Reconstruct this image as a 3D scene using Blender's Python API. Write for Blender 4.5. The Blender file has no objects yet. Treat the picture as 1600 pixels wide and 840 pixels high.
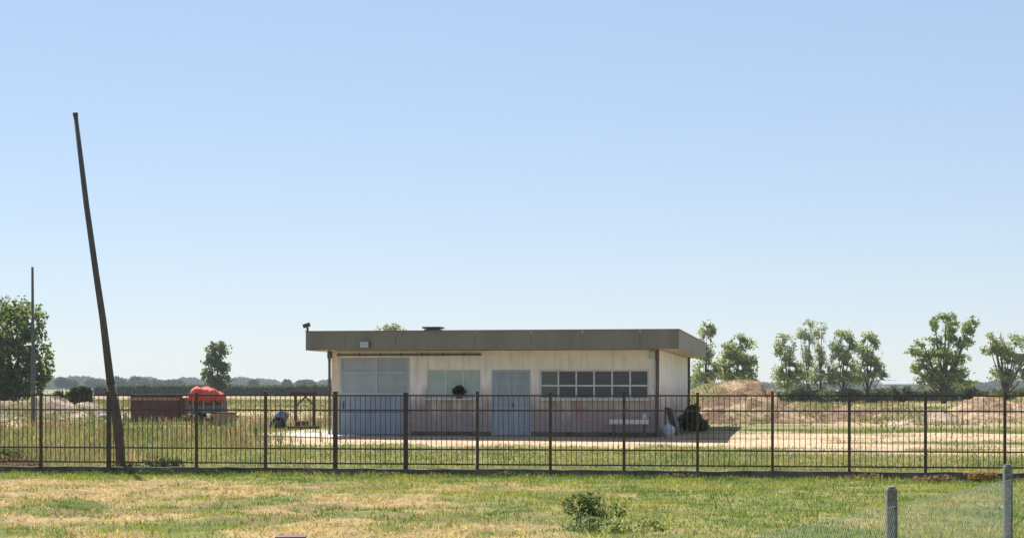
import bpy, math, random
import numpy as np
from mathutils import Vector, Matrix

# ------------------------------------------------------------------ camera, sky, sun, exposure
scene = bpy.context.scene
CH = 2.2                    # camera height
F = 2600.0                  # focal length in pixels of the 1600 px wide photograph
cam_d = bpy.data.cameras.new('camera'); cam = bpy.data.objects.new('camera', cam_d)
scene.collection.objects.link(cam); scene.camera = cam
cam.location = (0, 0, CH); cam.rotation_euler = (math.radians(90), 0, 0)
cam_d.sensor_width = 36; cam_d.lens = 36 * F / 1600; cam_d.shift_y = 185 / 1600
cam_d.clip_start = 0.1; cam_d.clip_end = 20000

SUN_EL = math.radians(53); SUN_AZ = math.atan2(-0.46, 0.89)
world = bpy.data.worlds.new('World'); scene.world = world; world.use_nodes = True
wn = world.node_tree.nodes; wl = world.node_tree.links
sky = wn.new('ShaderNodeTexSky'); sky.sky_type = 'NISHITA'; sky.sun_disc = False
sky.sun_elevation = SUN_EL; sky.sun_rotation = SUN_AZ
sky.altitude = 0; sky.air_density = 1.0; sky.dust_density = 0.0; sky.ozone_density = 6.0
bg = wn['Background']; bg.inputs['Strength'].default_value = 0.069
gm = wn.new('ShaderNodeGamma'); gm.inputs['Gamma'].default_value = 0.50      # summer haze evens the sky out
mu = wn.new('ShaderNodeVectorMath'); mu.operation = 'MULTIPLY'; mu.inputs[1].default_value = (1.92, 1.975, 2.13)
wl.new(sky.outputs[0], gm.inputs['Color']); wl.new(gm.outputs[0], mu.inputs[0]); wl.new(mu.outputs[0], bg.inputs['Color'])

sun_d = bpy.data.lights.new('sun', 'SUN'); sun = bpy.data.objects.new('sun', sun_d)
scene.collection.objects.link(sun); sun_d.energy = 4.4; sun_d.angle = math.radians(0.53)
sun_d.color = (1.0, 0.94, 0.84)
sdir = Vector((math.sin(SUN_AZ) * math.cos(SUN_EL), math.cos(SUN_AZ) * math.cos(SUN_EL), math.sin(SUN_EL)))
sun.rotation_euler = sdir.to_track_quat('Z', 'Y').to_euler(); sun.location = (-20, 20, 40)

scene.view_settings.view_transform = 'Standard'; scene.view_settings.look = 'None'
scene.view_settings.exposure = 1.15; scene.view_settings.gamma = 1
scene.view_settings.use_curve_mapping = False
scene.render.filter_size = 1.7

C = scene.collection
rng = np.random.default_rng(7); random.seed(7)
PI = math.pi

# ------------------------------------------------------------------ helpers
def px(u, v, Y):
    return Vector(((u - 800) / F * Y, Y, CH - (v - 605) / F * Y))

def tag(o, label=None, cat=None, group=None, kind=None):
    if label: o['label'] = label
    if cat: o['category'] = cat
    if group: o['group'] = group
    if kind: o['kind'] = kind
    return o

def thing(name, label, cat, loc=(0, 0, 0), rz=0.0, group=None):
    o = bpy.data.objects.new(name, None); C.objects.link(o)
    o.location = loc; o.rotation_euler = (0, 0, rz); o.empty_display_size = 0.2
    return tag(o, label, cat, group)

class MB:
    def __init__(s): s.v = []; s.f = []; s.smooth = False
    def add(s, vs, fs):
        n = len(s.v); s.v += [tuple(p) for p in vs]; s.f += [tuple(i + n for i in f) for f in fs]; return s
    def box(s, x0, x1, y0, y1, z0, z1):
        return s.add([(x0,y0,z0),(x1,y0,z0),(x1,y1,z0),(x0,y1,z0),(x0,y0,z1),(x1,y0,z1),(x1,y1,z1),(x0,y1,z1)],
              [(0,3,2,1),(4,5,6,7),(0,1,5,4),(1,2,6,5),(2,3,7,6),(3,0,4,7)])
    def obox(s, c, ax, ay, az):          # oriented box from centre and three half vectors
        c, ax, ay, az = map(Vector, (c, ax, ay, az)); vs = []
        for k in (-1, 1):
            for i, j in ((-1,-1),(1,-1),(1,1),(-1,1)): vs.append(c + i*ax + j*ay + k*az)
        return s.add(vs, [(0,3,2,1),(4,5,6,7),(0,1,5,4),(1,2,6,5),(2,3,7,6),(3,0,4,7)])
    def tube(s, pts, rad, n=8, cap=True):
        pts = [Vector(p) for p in pts]; rings = []
        if not hasattr(rad, '__len__'): rad = [rad] * len(pts)
        d0 = (pts[1] - pts[0]).normalized(); up = Vector((0,0,1)) if abs(d0.z) < .9 else Vector((1,0,0))
        for i, p in enumerate(pts):
            d = (pts[min(i+1, len(pts)-1)] - pts[max(i-1, 0)]).normalized()
            a = d.cross(up).normalized(); b = a.cross(d).normalized()
            rings.append([p + rad[i] * (math.cos(2*PI*k/n) * a + math.sin(2*PI*k/n) * b) for k in range(n)])
        vs = [q for r in rings for q in r]; fs = []
        for i in range(len(pts)-1):
            for k in range(n):
                fs.append((i*n+k, i*n+(k+1)%n, (i+1)*n+(k+1)%n, (i+1)*n+k))
        if cap: fs += [tuple(range(n))[::-1], tuple((len(pts)-1)*n + k for k in range(n))]
        return s.add(vs, fs)
    def build(s, name, m, parent=None, bevel=0.0, smooth=False):
        me = bpy.data.meshes.new(name); me.from_pydata(s.v, [], s.f); me.update()
        if smooth: me.polygons.foreach_set('use_smooth', [True]*len(me.polygons))
        me.materials.append(m); o = bpy.data.objects.new(name, me); C.objects.link(o)
        if parent: o.parent = parent
        if bevel:
            b = o.modifiers.new('bevel', 'BEVEL'); b.width = bevel; b.segments = 2; b.limit_method = 'ANGLE'
        return o

def np_mesh(name, V, Fc, m, parent=None, col=None, smooth=False):
    V = np.asarray(V, np.float32); Fc = np.asarray(Fc, np.int32); k = Fc.shape[1]
    me = bpy.data.meshes.new(name)
    me.vertices.add(len(V)); me.vertices.foreach_set('co', V.ravel())
    me.loops.add(Fc.size); me.loops.foreach_set('vertex_index', Fc.ravel())
    me.polygons.add(len(Fc)); me.polygons.foreach_set('loop_start', np.arange(0, Fc.size, k, dtype=np.int32))
    me.polygons.foreach_set('loop_total', np.full(len(Fc), k, np.int32))
    if smooth: me.polygons.foreach_set('use_smooth', np.ones(len(Fc), bool))
    me.update(calc_edges=True)
    if col is not None:
        a = me.color_attributes.new('Col', 'FLOAT_COLOR', 'POINT')
        a.data.foreach_set('color', np.c_[col, np.ones(len(V))].astype(np.float32).ravel())
    me.materials.append(m); o = bpy.data.objects.new(name, me); C.objects.link(o)
    if parent: o.parent = parent
    return o

def hsh(i, j, s):
    h = np.sin(i * 127.1 + j * 311.7 + s * 74.7) * 43758.5453
    return h - np.floor(h)
def vn(x, y, s=0):
    i = np.floor(x); j = np.floor(y); fx = x - i; fy = y - j
    fx = fx*fx*(3-2*fx); fy = fy*fy*(3-2*fy)
    a = hsh(i, j, s); b = hsh(i+1, j, s); c = hsh(i, j+1, s); d = hsh(i+1, j+1, s)
    return (a*(1-fx)+b*fx)*(1-fy) + (c*(1-fx)+d*fx)*fy
def fbm(x, y, s=0, o=4):
    t = 0; a = .5; n = 0
    for k in range(o):
        t = t + a*vn(x*2**k, y*2**k, s+k*3); n += a; a *= .5
    return t/n
def ss(a, b, x):
    t = np.clip((x-a)/(b-a), 0, 1); return t*t*(3-2*t)

# ------------------------------------------------------------------ materials
def node_mat(name):
    m = bpy.data.materials.new(name); m.use_nodes = True
    return m, m.node_tree.nodes, m.node_tree.links, m.node_tree.nodes['Principled BSDF']
def mat(name, c1, c2=None, scale=6.0, rough=.7, bump=.0, metal=0.0, stretch=(1,1,1), lo=.35, hi=.65, spec=.4):
    m, n, l, b = node_mat(name)
    b.inputs['Roughness'].default_value = rough; b.inputs['Metallic'].default_value = metal
    b.inputs['Specular IOR Level'].default_value = spec
    if c2 is None: c2 = tuple(x*.75 for x in c1)
    tc = n.new('ShaderNodeTexCoord'); mp = n.new('ShaderNodeMapping'); mp.inputs['Scale'].default_value = stretch
    l.new(tc.outputs['Object'], mp.inputs['Vector'])
    nz = n.new('ShaderNodeTexNoise'); nz.inputs['Scale'].default_value = scale; nz.inputs['Detail'].default_value = 6
    nz.inputs['Roughness'].default_value = .65
    l.new(mp.outputs[0], nz.inputs['Vector'])
    r = n.new('ShaderNodeValToRGB'); r.color_ramp.elements[0].position = lo; r.color_ramp.elements[1].position = hi
    r.color_ramp.elements[0].color = (*c1, 1); r.color_ramp.elements[1].color = (*c2, 1)
    l.new(nz.outputs['Fac'], r.inputs['Fac']); l.new(r.outputs[0], b.inputs['Base Color'])
    if bump:
        bp = n.new('ShaderNodeBump'); bp.inputs['Strength'].default_value = bump; bp.inputs['Distance'].default_value = .02
        l.new(nz.outputs['Fac'], bp.inputs['Height']); l.new(bp.outputs[0], b.inputs['Normal'])
    return m
def vcol_mat(name, nscale=8.0, amt=.5, rough=.9, trans=0.0, bump=0.0, bdist=.03):
    m, n, l, b = node_mat(name)
    b.inputs['Roughness'].default_value = rough; b.inputs['Specular IOR Level'].default_value = .2
    at = n.new('ShaderNodeAttribute'); at.attribute_name = 'Col'
    tc = n.new('ShaderNodeTexCoord')
    nz = n.new('ShaderNodeTexNoise'); nz.inputs['Scale'].default_value = nscale; nz.inputs['Detail'].default_value = 8
    nz.inputs['Roughness'].default_value = .7; l.new(tc.outputs['Object'], nz.inputs['Vector'])
    mr = n.new('ShaderNodeMapRange'); mr.inputs[1].default_value = .3; mr.inputs[2].default_value = .7
    mr.inputs[3].default_value = 1-amt; mr.inputs[4].default_value = 1+amt
    l.new(nz.outputs['Fac'], mr.inputs[0])
    mx = n.new('ShaderNodeVectorMath'); mx.operation = 'SCALE'
    l.new(at.outputs['Color'], mx.inputs[0]); l.new(mr.outputs[0], mx.inputs['Scale'])
    l.new(mx.outputs[0], b.inputs['Base Color'])
    if bump:
        bp = n.new('ShaderNodeBump'); bp.inputs['Strength'].default_value = bump; bp.inputs['Distance'].default_value = bdist
        l.new(nz.outputs['Fac'], bp.inputs['Height']); l.new(bp.outputs[0], b.inputs['Normal'])
    if trans:
        tr = n.new('ShaderNodeBsdfTranslucent'); l.new(mx.outputs[0], tr.inputs['Color'])
        ms = n.new('ShaderNodeMixShader'); ms.inputs[0].default_value = trans
        l.new(b.outputs[0], ms.inputs[1]); l.new(tr.outputs[0], ms.inputs[2])
        l.new(ms.outputs[0], n['Material Output'].inputs['Surface'])
    return m

M_ground = vcol_mat('ground_soil_grass', 5.0, .38, .95, bump=.6, bdist=.05)
M_blade = vcol_mat('grass_blades', 3.0, .25, .7, trans=.4)
M_leaf = vcol_mat('leaves', .6, .3, .6, trans=.55)
M_heap = vcol_mat('heap_earth', 3.5, .5, .95, bump=1, bdist=.3)
M_bark = mat('bark', (.13,.10,.07), (.06,.045,.035), 5, .9, .5, stretch=(3,3,.6))
M_iron = mat('fence_iron', (.05,.034,.022), (.14,.065,.035), 5, .7, .15, lo=.45, hi=.8)
M_bar = mat('railing_bars', (.09,.055,.035), (.20,.09,.05), 5, .75, .15, lo=.4, hi=.75)
M_kerb = mat('kerb_concrete', (.15,.13,.10), (.05,.042,.032), 2.5, .95, .6)
M_conc = mat('weathered_concrete', (.24,.24,.22), (.09,.095,.085), 22, .9, .5)
M_slab = mat('slab_concrete', (.58,.53,.46), (.44,.39,.32), 1.3, .9, .3)
M_pole = mat('weathered_pole_wood', (.11,.105,.10), (.055,.05,.048), 5, .9, .4, stretch=(5,5,.5))
M_polebase = mat('pole_base_wood', (.13,.095,.075), (.06,.045,.04), 5, .9, .5, stretch=(5,5,.6))
M_galv = mat('galvanised', (.34,.36,.36), (.2,.22,.22), 30, .5, 0, .6)
M_greypole = mat('grey_painted_pole', (.12,.125,.13), (.07,.075,.08), 8, .6)
M_fascia = mat('fascia_metal', (.155,.14,.11), (.21,.19,.15), 1.2, .55, .05, stretch=(1,1,.15))
M_flash = mat('roof_flashing', (.10,.10,.095), (.14,.14,.13), 3, .5)
M_soffit = mat('soffit_cream', (.68,.58,.47), (.55,.47,.38), 2, .85)
M_rooftop = mat('roof_felt', (.16,.15,.14), (.1,.1,.1), 2, .95)
M_doorblue = mat('door_blue_paint', (.285,.34,.425), (.205,.255,.33), 2.2, .5, .05, stretch=(1,1,.35))
M_doorlight = mat('door_faded_grey_blue', (.42,.47,.52), (.34,.39,.45), 2.5, .5, stretch=(1,1,.4))
M_doorgrey = mat('door_grey_blue', (.32,.37,.42), (.25,.295,.345), 2.5, .5, .05, stretch=(1,1,.35))
M_white = mat('white_frame_paint', (.66,.66,.63), (.5,.5,.48), 8, .5)
M_darkmetal = mat('dark_metal', (.05,.05,.05), (.08,.075,.07), 8, .6)
M_brownpipe = mat('brown_downpipe', (.11,.085,.065), (.075,.06,.05), 4, .5)
M_rust = mat('rust', (.13,.055,.04), (.075,.04,.035), 5, .85, .3)
M_rustdark = mat('rust_dark', (.16,.085,.08), (.09,.055,.055), 4, .85, .3, stretch=(1,1,.3))
M_rustlight = mat('rust_faded_pink', (.42,.25,.2), (.3,.17,.13), 4, .85, .2)
M_red = mat('red_tarp', (.60,.06,.045), (.62,.22,.18), 2.2, .85, .5, lo=.45, hi=.75)
M_greyg = mat('grey_green_paint', (.17,.2,.18), (.1,.12,.11), 4, .7)
M_blue = mat('blue_plastic', (.16,.21,.35), (.11,.14,.24), 3, .5)
M_rubber = mat('rubber', (.025,.025,.025), (.04,.04,.038), 8, .85)
M_stone = mat('rubble_stone', (.48,.42,.34), (.28,.23,.18), 3, .9, .4)
M_timber = mat('old_timber', (.14,.10,.07), (.08,.055,.04), 5, .9, .4, stretch=(.5,4,4))
M_sack = mat('white_sack', (.55,.57,.6), (.42,.43,.46), 3, .7, .3)
M_barn = mat('pale_sheeting', (.52,.55,.56), (.44,.46,.48), .3, .6)
M_barnroof = mat('pale_roof', (.34,.36,.37), (.28,.3,.31), .3, .6)

# glass
def glass_mat(name, base, rough, alpha, mottled=None):
    m, n, l, b = node_mat(name)
    b.inputs['Base Color'].default_value = (*base, 1); b.inputs['Roughness'].default_value = rough
    b.inputs['Specular IOR Level'].default_value = .6
    if mottled:
        tc = n.new('ShaderNodeTexCoord'); nz = n.new('ShaderNodeTexNoise'); nz.inputs['Scale'].default_value = 2.2
        nz.inputs['Detail'].default_value = 5
        r = n.new('ShaderNodeValToRGB'); r.color_ramp.elements[0].color = (*base, 1); r.color_ramp.elements[1].color = (*mottled, 1)
        r.color_ramp.elements[0].position = .35; r.color_ramp.elements[1].position = .65
        l.new(tc.outputs['Object'], nz.inputs['Vector']); l.new(nz.outputs['Fac'], r.inputs['Fac']); l.new(r.outputs[0], b.inputs['Base Color'])
    if alpha < 1:
        t = n.new('ShaderNodeBsdfTransparent'); ms = n.new('ShaderNodeMixShader'); ms.inputs[0].default_value = alpha
        l.new(t.outputs[0], ms.inputs[1]); l.new(b.outputs[0], ms.inputs[2]); l.new(ms.outputs[0], n['Material Output'].inputs['Surface'])
    return m
M_glassdark = glass_mat('dark_window_glass', (.035,.045,.055), .08, .75)
M_glassgreen = glass_mat('frosted_green_glass', (.30,.40,.36), .35, 1, (.38,.47,.43))
M_glassdoor = glass_mat('dusty_door_glass', (.32,.36,.40), .3, 1, (.25,.29,.325))

# wall: cream render above, worn brick showing below
def wall_mat():
    m, n, l, b = node_mat('worn_rendered_wall')
    tc = n.new('ShaderNodeTexCoord'); sp = n.new('ShaderNodeSeparateXYZ'); l.new(tc.outputs['Object'], sp.inputs[0])
    nz = n.new('ShaderNodeTexNoise'); nz.inputs['Scale'].default_value = 1.1; nz.inputs['Detail'].default_value = 7
    nz.inputs['Roughness'].default_value = .62
    l.new(tc.outputs['Object'], nz.inputs['Vector'])
    r1 = n.new('ShaderNodeValToRGB'); e = r1.color_ramp.elements
    e[0].position = .32; e[0].color = (.86,.825,.77,1); e[1].position = .7; e[1].color = (.68,.64,.60,1)
    l.new(nz.outputs['Fac'], r1.inputs['Fac'])
    ad = n.new('ShaderNodeVectorMath'); ad.operation = 'ADD'
    cx = n.new('ShaderNodeMath'); cx.operation = 'ADD'; l.new(sp.outputs[0], cx.inputs[0]); l.new(sp.outputs[1], cx.inputs[1])
    cb = n.new('ShaderNodeCombineXYZ'); l.new(cx.outputs[0], cb.inputs[0]); l.new(sp.outputs[2], cb.inputs[1])
    br = n.new('ShaderNodeTexBrick'); br.inputs['Scale'].default_value = 1.0
    br.inputs['Brick Width'].default_value = .25; br.inputs['Row Height'].default_value = .075; br.inputs['Mortar Size'].default_value = .008
    br.inputs['Color1'].default_value = (.38,.285,.265,1); br.inputs['Color2'].default_value = (.21,.175,.17,1)
    br.inputs['Mortar'].default_value = (.45,.41,.38,1)
    l.new(cb.outputs[0], br.inputs['Vector'])
    n3 = n.new('ShaderNodeTexNoise'); n3.inputs['Scale'].default_value = .55; n3.inputs['Detail'].default_value = 6
    l.new(cb.outputs[0], n3.inputs['Vector'])
    r3 = n.new('ShaderNodeValToRGB'); r3.color_ramp.elements[0].position = .53; r3.color_ramp.elements[0].color = (.31,.265,.25,1)
    r3.color_ramp.elements[1].position = .64; r3.color_ramp.elements[1].color = (.40,.17,.135,1)
    l.new(n3.outputs['Fac'], r3.inputs['Fac'])
    mb = n.new('ShaderNodeMix'); mb.data_type = 'RGBA'; mb.inputs[0].default_value = .5
    l.new(br.outputs['Color'], mb.inputs[6]); l.new(r3.outputs[0], mb.inputs[7])
    # mask : height + noise
    n2 = n.new('ShaderNodeTexNoise'); n2.inputs['Scale'].default_value = 1.6; n2.inputs['Detail'].default_value = 8; n2.inputs['Roughness'].default_value = .7
    mp = n.new('ShaderNodeMapping'); mp.inputs['Scale'].default_value = (1.3, 1.3, .45)
    l.new(tc.outputs['Object'], mp.inputs[0]); l.new(mp.outputs[0], n2.inputs['Vector'])
    mm = n.new('ShaderNodeMath'); mm.operation = 'MULTIPLY_ADD'; mm.inputs[1].default_value = 3.0
    l.new(n2.outputs['Fac'], mm.inputs[0]); l.new(sp.outputs[2], mm.inputs[2])
    mr = n.new('ShaderNodeMapRange'); mr.inputs[1].default_value = 2.35; mr.inputs[2].default_value = 3.45
    l.new(mm.outputs[0], mr.inputs[0])
    mx = n.new('ShaderNodeMix'); mx.data_type = 'RGBA'
    l.new(mr.outputs[0], mx.inputs[0]); l.new(mb.outputs[2], mx.inputs[6]); l.new(r1.outputs[0], mx.inputs[7])
    mpd = n.new('ShaderNodeMapping'); mpd.inputs['Scale'].default_value = (5, 5, .35); l.new(tc.outputs['Object'], mpd.inputs[0])
    nd = n.new('ShaderNodeTexNoise'); nd.inputs['Scale'].default_value = 1.0; nd.inputs['Detail'].default_value = 6; l.new(mpd.outputs[0], nd.inputs['Vector'])
    md = n.new('ShaderNodeMapRange'); md.inputs[1].default_value = .5; md.inputs[2].default_value = .72; md.inputs[3].default_value = 1.0; md.inputs[4].default_value = .78
    l.new(nd.outputs['Fac'], md.inputs[0]); sc = n.new('ShaderNodeVectorMath'); sc.operation = 'SCALE'
    l.new(mx.outputs[2], sc.inputs[0]); l.new(md.outputs[0], sc.inputs['Scale'])
    l.new(sc.outputs[0], b.inputs['Base Color']); b.inputs['Roughness'].default_value = .9
    bp = n.new('ShaderNodeBump'); bp.inputs['Strength'].default_value = .3; bp.inputs['Distance'].default_value = .01
    l.new(nz.outputs['Fac'], bp.inputs['Height']); l.new(bp.outputs[0], b.inputs['Normal'])
    return m
M_wall = wall_mat()

# ------------------------------------------------------------------ ground
FS = 0.139                                   # slope of the fence line
def fence_y(x): return 41.2 - FS*(x - .95)
RISE = .40
def gz(x, y):
    x = np.asarray(x, float); y = np.asarray(y, float)
    z = RISE*ss(43, 63, y)
    near = ss(42, 40, y + FS*x) 
    z = z + .07*(fbm(x*.9, y*.9, 5)-.5)*ss(60,30,y) + .05*(fbm(x*3.1, y*3.1, 9, 3)-.5)*near*ss(8,14,y)
    z = z + .32*(fbm(x*.8+y*.5, y*1.7, 17, 3)-.5)*ss(39.5, 37, y + FS*x)*(.35+.65*ss(5,-3,x))*ss(8,14,y)
    z = z + .15*(fbm(x*.12, y*.12, 2)-.5)*ss(66, 80, y)
    return z
def gzf(x, y): return float(gz(x, y))

def axis(segs, lo, hi, g=1.25):
    a = []
    for s, e, st in segs: a += list(np.arange(s, e, st))
    a.append(segs[-1][1]); st = segs[-1][2]; x = a[-1]
    while x < hi: st *= g; x += st; a.append(x)
    st = segs[0][2]; x = a[0]
    while x > lo: st *= g; x -= st; a.insert(0, x)
    return np.array(a)
xs = axis([(-18, 18, .16)], -6000, 6000)
ys = axis([(20, 48, .15), (48, 100, .3), (100, 140, 1.0)], -60, 9000)
GX, GY = np.meshgrid(xs, ys)
GZ = gz(GX, GY)

def mix3(a, b, t): return a*(1-t[..., None]) + np.asarray(b)*t[..., None]
def ground_cover(X, Y):
    """returns colour and bare-ness (0 grass .. 1 bare earth)"""
    v = 605 + (CH - gz(X, Y)) / np.maximum(Y, 3) * F; u = 800 + X/np.maximum(Y, 3)*F
    n1 = fbm(X*.5, Y*.35, 11); n2 = fbm(X*1.7, Y*1.1, 12); n3 = fbm(X*.09, Y*.05, 13)
    green = np.array([.095,.125,.028]); yel = np.array([.22,.205,.07]); straw = np.array([.35,.25,.12])
    dirt = np.array([.50,.375,.25]); soil = np.array([.26,.17,.11])
    base = mix3(np.broadcast_to(green, X.shape+(3,)), yel, ss(.35,.7,n1*.5+n2*.5))
    bare = np.zeros(X.shape)
    # mown straw outside the fence
    fy = 41.2 - FS*(X-.95)
    band = ss(0, 2.5, fy - Y - 2.5)*ss(-2, 6, Y-18)
    lf = ss(5, -3, X)
    n4 = fbm(X*.8+Y*.45, Y*.95-X*.12, 14); n5 = fbm(X*.22, Y*.5, 15)
    st = ss(.50, .63, n4*.5 + n5*.35 + n2*.15 + .09*lf - .02)*band*(.30+.70*lf)
    base = mix3(base, [.24,.15,.08], ss(.44,.60, fbm(X*.9+Y*.5, Y*2.3, 16))*band*lf*.7)
    base = mix3(base, straw, np.clip(st, 0, 1)*.9)
    # inside the fence : bare track in front of and to the right of the building
    w = (n1-.5)*4 + (n2-.5)*1.5
    rx = np.clip((X-4)/10, -1, 3)
    lo = 54.5 - 3.2*np.clip(rx, 0, 2) + w*.6 - .16*(X)*(X<4)
    hi = 63.5 + 2.5*np.clip(rx, 0, 2) + w*.8
    tr = ss(-.8, .8, Y-lo)*ss(1.2, -1.2, Y-hi)*ss(-9.5, -7.5, X)
    streak = ss(.47,.62, fbm(X*.25, Y*1.3, 21))*.95*ss(3,8,X)
    tr = tr*(1-streak)*(1-.8*ss(.52,.6,fbm(X*.5,Y*.9,22))*ss(2,0,np.abs(Y-lo)))
    # second track on the far right
    tr2 = ss(.45,.6, fbm(X*.12+3, Y*.5, 23))*ss(6,10,X)*ss(49,52,Y)*ss(90,75,Y)*.8
    tr = np.clip(np.maximum(tr, tr2), 0, 1)
    dcol = mix3(np.broadcast_to(dirt, X.shape+(3,)), [.42,.29,.18], ss(.4,.65,n2))
    base = base*(1-tr[..., None]) + dcol*tr[..., None]; bare = np.maximum(bare, tr)
    # far yard and fields
    far = ss(66, 80, Y)
    fcol = mix3(np.broadcast_to(np.array([.165,.175,.055]), X.shape+(3,)), [.36,.27,.15], ss(.42,.62, fbm(X*.15, Y*.06, 31)))
    fcol = mix3(fcol, [.13,.15,.05], ss(.5,.68, fbm(X*.05, Y*.03, 33)))
    base = base*(1-far[..., None]) + fcol*far[..., None]
    bare = np.maximum(bare, st*.5)
    return base, bare
gc, _ = ground_cover(GX, GY)
ny, nx = GX.shape
idx = np.arange(ny*nx).reshape(ny, nx)
quads = np.stack([idx[:-1,:-1], idx[:-1,1:], idx[1:,1:], idx[1:,:-1]], -1).reshape(-1, 4)
g = np_mesh('ground', np.stack([GX, GY, GZ], -1).reshape(-1,3), quads, M_ground, col=gc.reshape(-1,3)*.9, smooth=True)
tag(g, kind='structure')

# ------------------------------------------------------------------ blades of grass
def blades(name, P, H, W, col, lean, label, cat='grass', parent=None, m=None, kind='stuff', bend=None):
    n = len(P); a = rng.uniform(0, 2*PI, n); b = rng.uniform(0, 2*PI, n)
    dx = np.c_[np.cos(a), np.sin(a), np.zeros(n)]*W[:, None]/2
    tilt = lean[:, None]*np.c_[np.cos(b), np.sin(b), np.zeros(n)]
    top = P + (tilt + np.c_[np.zeros((n,2)), np.ones(n)]*np.sqrt(np.maximum(1-lean**2, .02))[:, None])*H[:, None]
    mid = P + (top-P)*.55 + np.c_[np.zeros((n,2)), H*.12]
    V = np.empty((n, 5, 3)); V[:,0] = P-dx; V[:,1] = P+dx; V[:,2] = mid+dx*.8; V[:,3] = mid-dx*.8; V[:,4] = top
    i = np.arange(n)*5
    T = np.concatenate([np.c_[i,i+1,i+2], np.c_[i,i+2,i+3], np.c_[i+3,i+2,i+4]])
    o = np_mesh(name, V.reshape(-1,3), T, m or M_blade, parent=parent, col=np.repeat(col, 5, 0))
    if label: tag(o, label, cat, kind=kind)
    return o
def vary(c, n, s=.25):
    return np.asarray(c)*(1+rng.uniform(-s, s, (n,1)))*(1+rng.uniform(-.08,.08,(n,3)))

# foreground verge
def scatter(n, y0, y1, marg=3):
    Y = np.sqrt(rng.uniform(y0**2, y1**2, n)); X = rng.uniform(-1, 1, n)*(Y*.31+marg); return X, Y
X, Y = scatter(230000, 17, 43.5)
d = fence_y(X)-Y; k = d > .16; X = X[k]; Y = Y[k]; d = d[k]
c, bare = ground_cover(X, Y)
n1 = fbm(X*.8, Y*.6, 41); clump = fbm(X*3, Y*3, 42, 2)
st = rng.uniform(0,1,len(X)) < np.clip(bare*1.9, .03, .9)
keep = rng.uniform(0,1,len(X)) < (.30+.9*clump)*(1-.35*ss(.3,.8,bare))
X, Y, d, st, n1, clump = [q[keep] for q in (X, Y, d, st, n1, clump)]
n = len(X)
H = rng.uniform(.025,.085,n)*(.6+clump)*(1+.5*ss(1.8,1.0,d)*ss(.3,.6,d)+.5*ss(.5,.7,n1)); W = rng.uniform(.008,.018,n)*(1+.3*(Y<30)*0)
lean = np.where(st, rng.uniform(.75,.99,n), rng.uniform(.15,.85,n)); H = np.where(st, H*1.5, H)
gcol = mix3(np.broadcast_to(np.array([.145,.225,.028]), (n,3)), [.32,.335,.06], ss(.38,.66,n1))
col = np.where(st[:,None], mix3(np.broadcast_to(np.array([.62,.47,.19]), (n,3)), [.42,.27,.14], rng.uniform(0,1,n)**2), gcol)*(1+rng.uniform(-.38,.38,(n,1)))
blades('verge_grass', np.c_[X, Y, gz(X,Y)-.005], H, W, col, lean, 'mown verge grass with pale dry cuttings in front of the railings')

# grass inside the fence
X, Y = scatter(170000, 37, 70, 3)
d = Y-fence_y(X); k = d > .2; X, Y, d = X[k], Y[k], d[k]
c, bare = ground_cover(X, Y)
keep = (rng.uniform(0,1,len(X)) > bare*1.1) & (rng.uniform(0,1,len(X)) < .3+fbm(X*2,Y*2,51,2))
B1 = (X > -7.3) & (Y > 59.5) & (X < 9)          # no blades on the building footprint and apron
keep &= ~B1
X, Y, d = X[keep], Y[keep], d[keep]; n = len(X); n1 = fbm(X*.6, Y*.4, 52); lf = ss(-7,-12,X)
H = rng.uniform(.05,.14,n)*(1+1.6*lf*rng.uniform(0,1,n)); W = rng.uniform(.012,.026,n)
gcol = mix3(np.broadcast_to(np.array([.155,.205,.032]), (n,3)), [.32,.30,.075], ss(.38,.66,n1))
dry = rng.uniform(0,1,n) < .16+.2*lf
col = np.where(dry[:,None], np.array([.40,.32,.18]), gcol)*(1+rng.uniform(-.3,.3,(n,1)))
blades('yard_grass', np.c_[X, Y, gz(X,Y)-.005], H, W, col, rng.uniform(.1,.8,n), 'rough grass growing in the yard behind the railings')

# tall weeds on the left of the yard
X, Y = scatter(60000, 44, 88, 3)
wn_ = fbm(X*.35, Y*.22, 57); keep = (rng.uniform(0,1,len(X)) < ss(.46,.66,wn_)*ss(-4.5,-9,X)) & (Y > fence_y(X)+.5) & ~((Y > 58)&(Y<75)&(X>-10)) & (rng.uniform(0,1,len(X)) < .6)
X, Y, wn_ = X[keep], Y[keep], wn_[keep]; n = len(X); c3 = fbm(X*.5, Y*.3, 58)
gcol = mix3(np.broadcast_to(np.array([.15,.20,.06]), (n,3)), [.36,.24,.13], ss(.42,.58,c3))
blades('yard_weeds', np.c_[X, Y, gz(X,Y)-.01], rng.uniform(.2,.6,n)*(.4+wn_), rng.uniform(.015,.04,n), gcol*(1+rng.uniform(-.35,.35,(n,1))), rng.uniform(.05,.45,n), 'tall green and reddish weeds on the left side of the yard', 'weeds')
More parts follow.
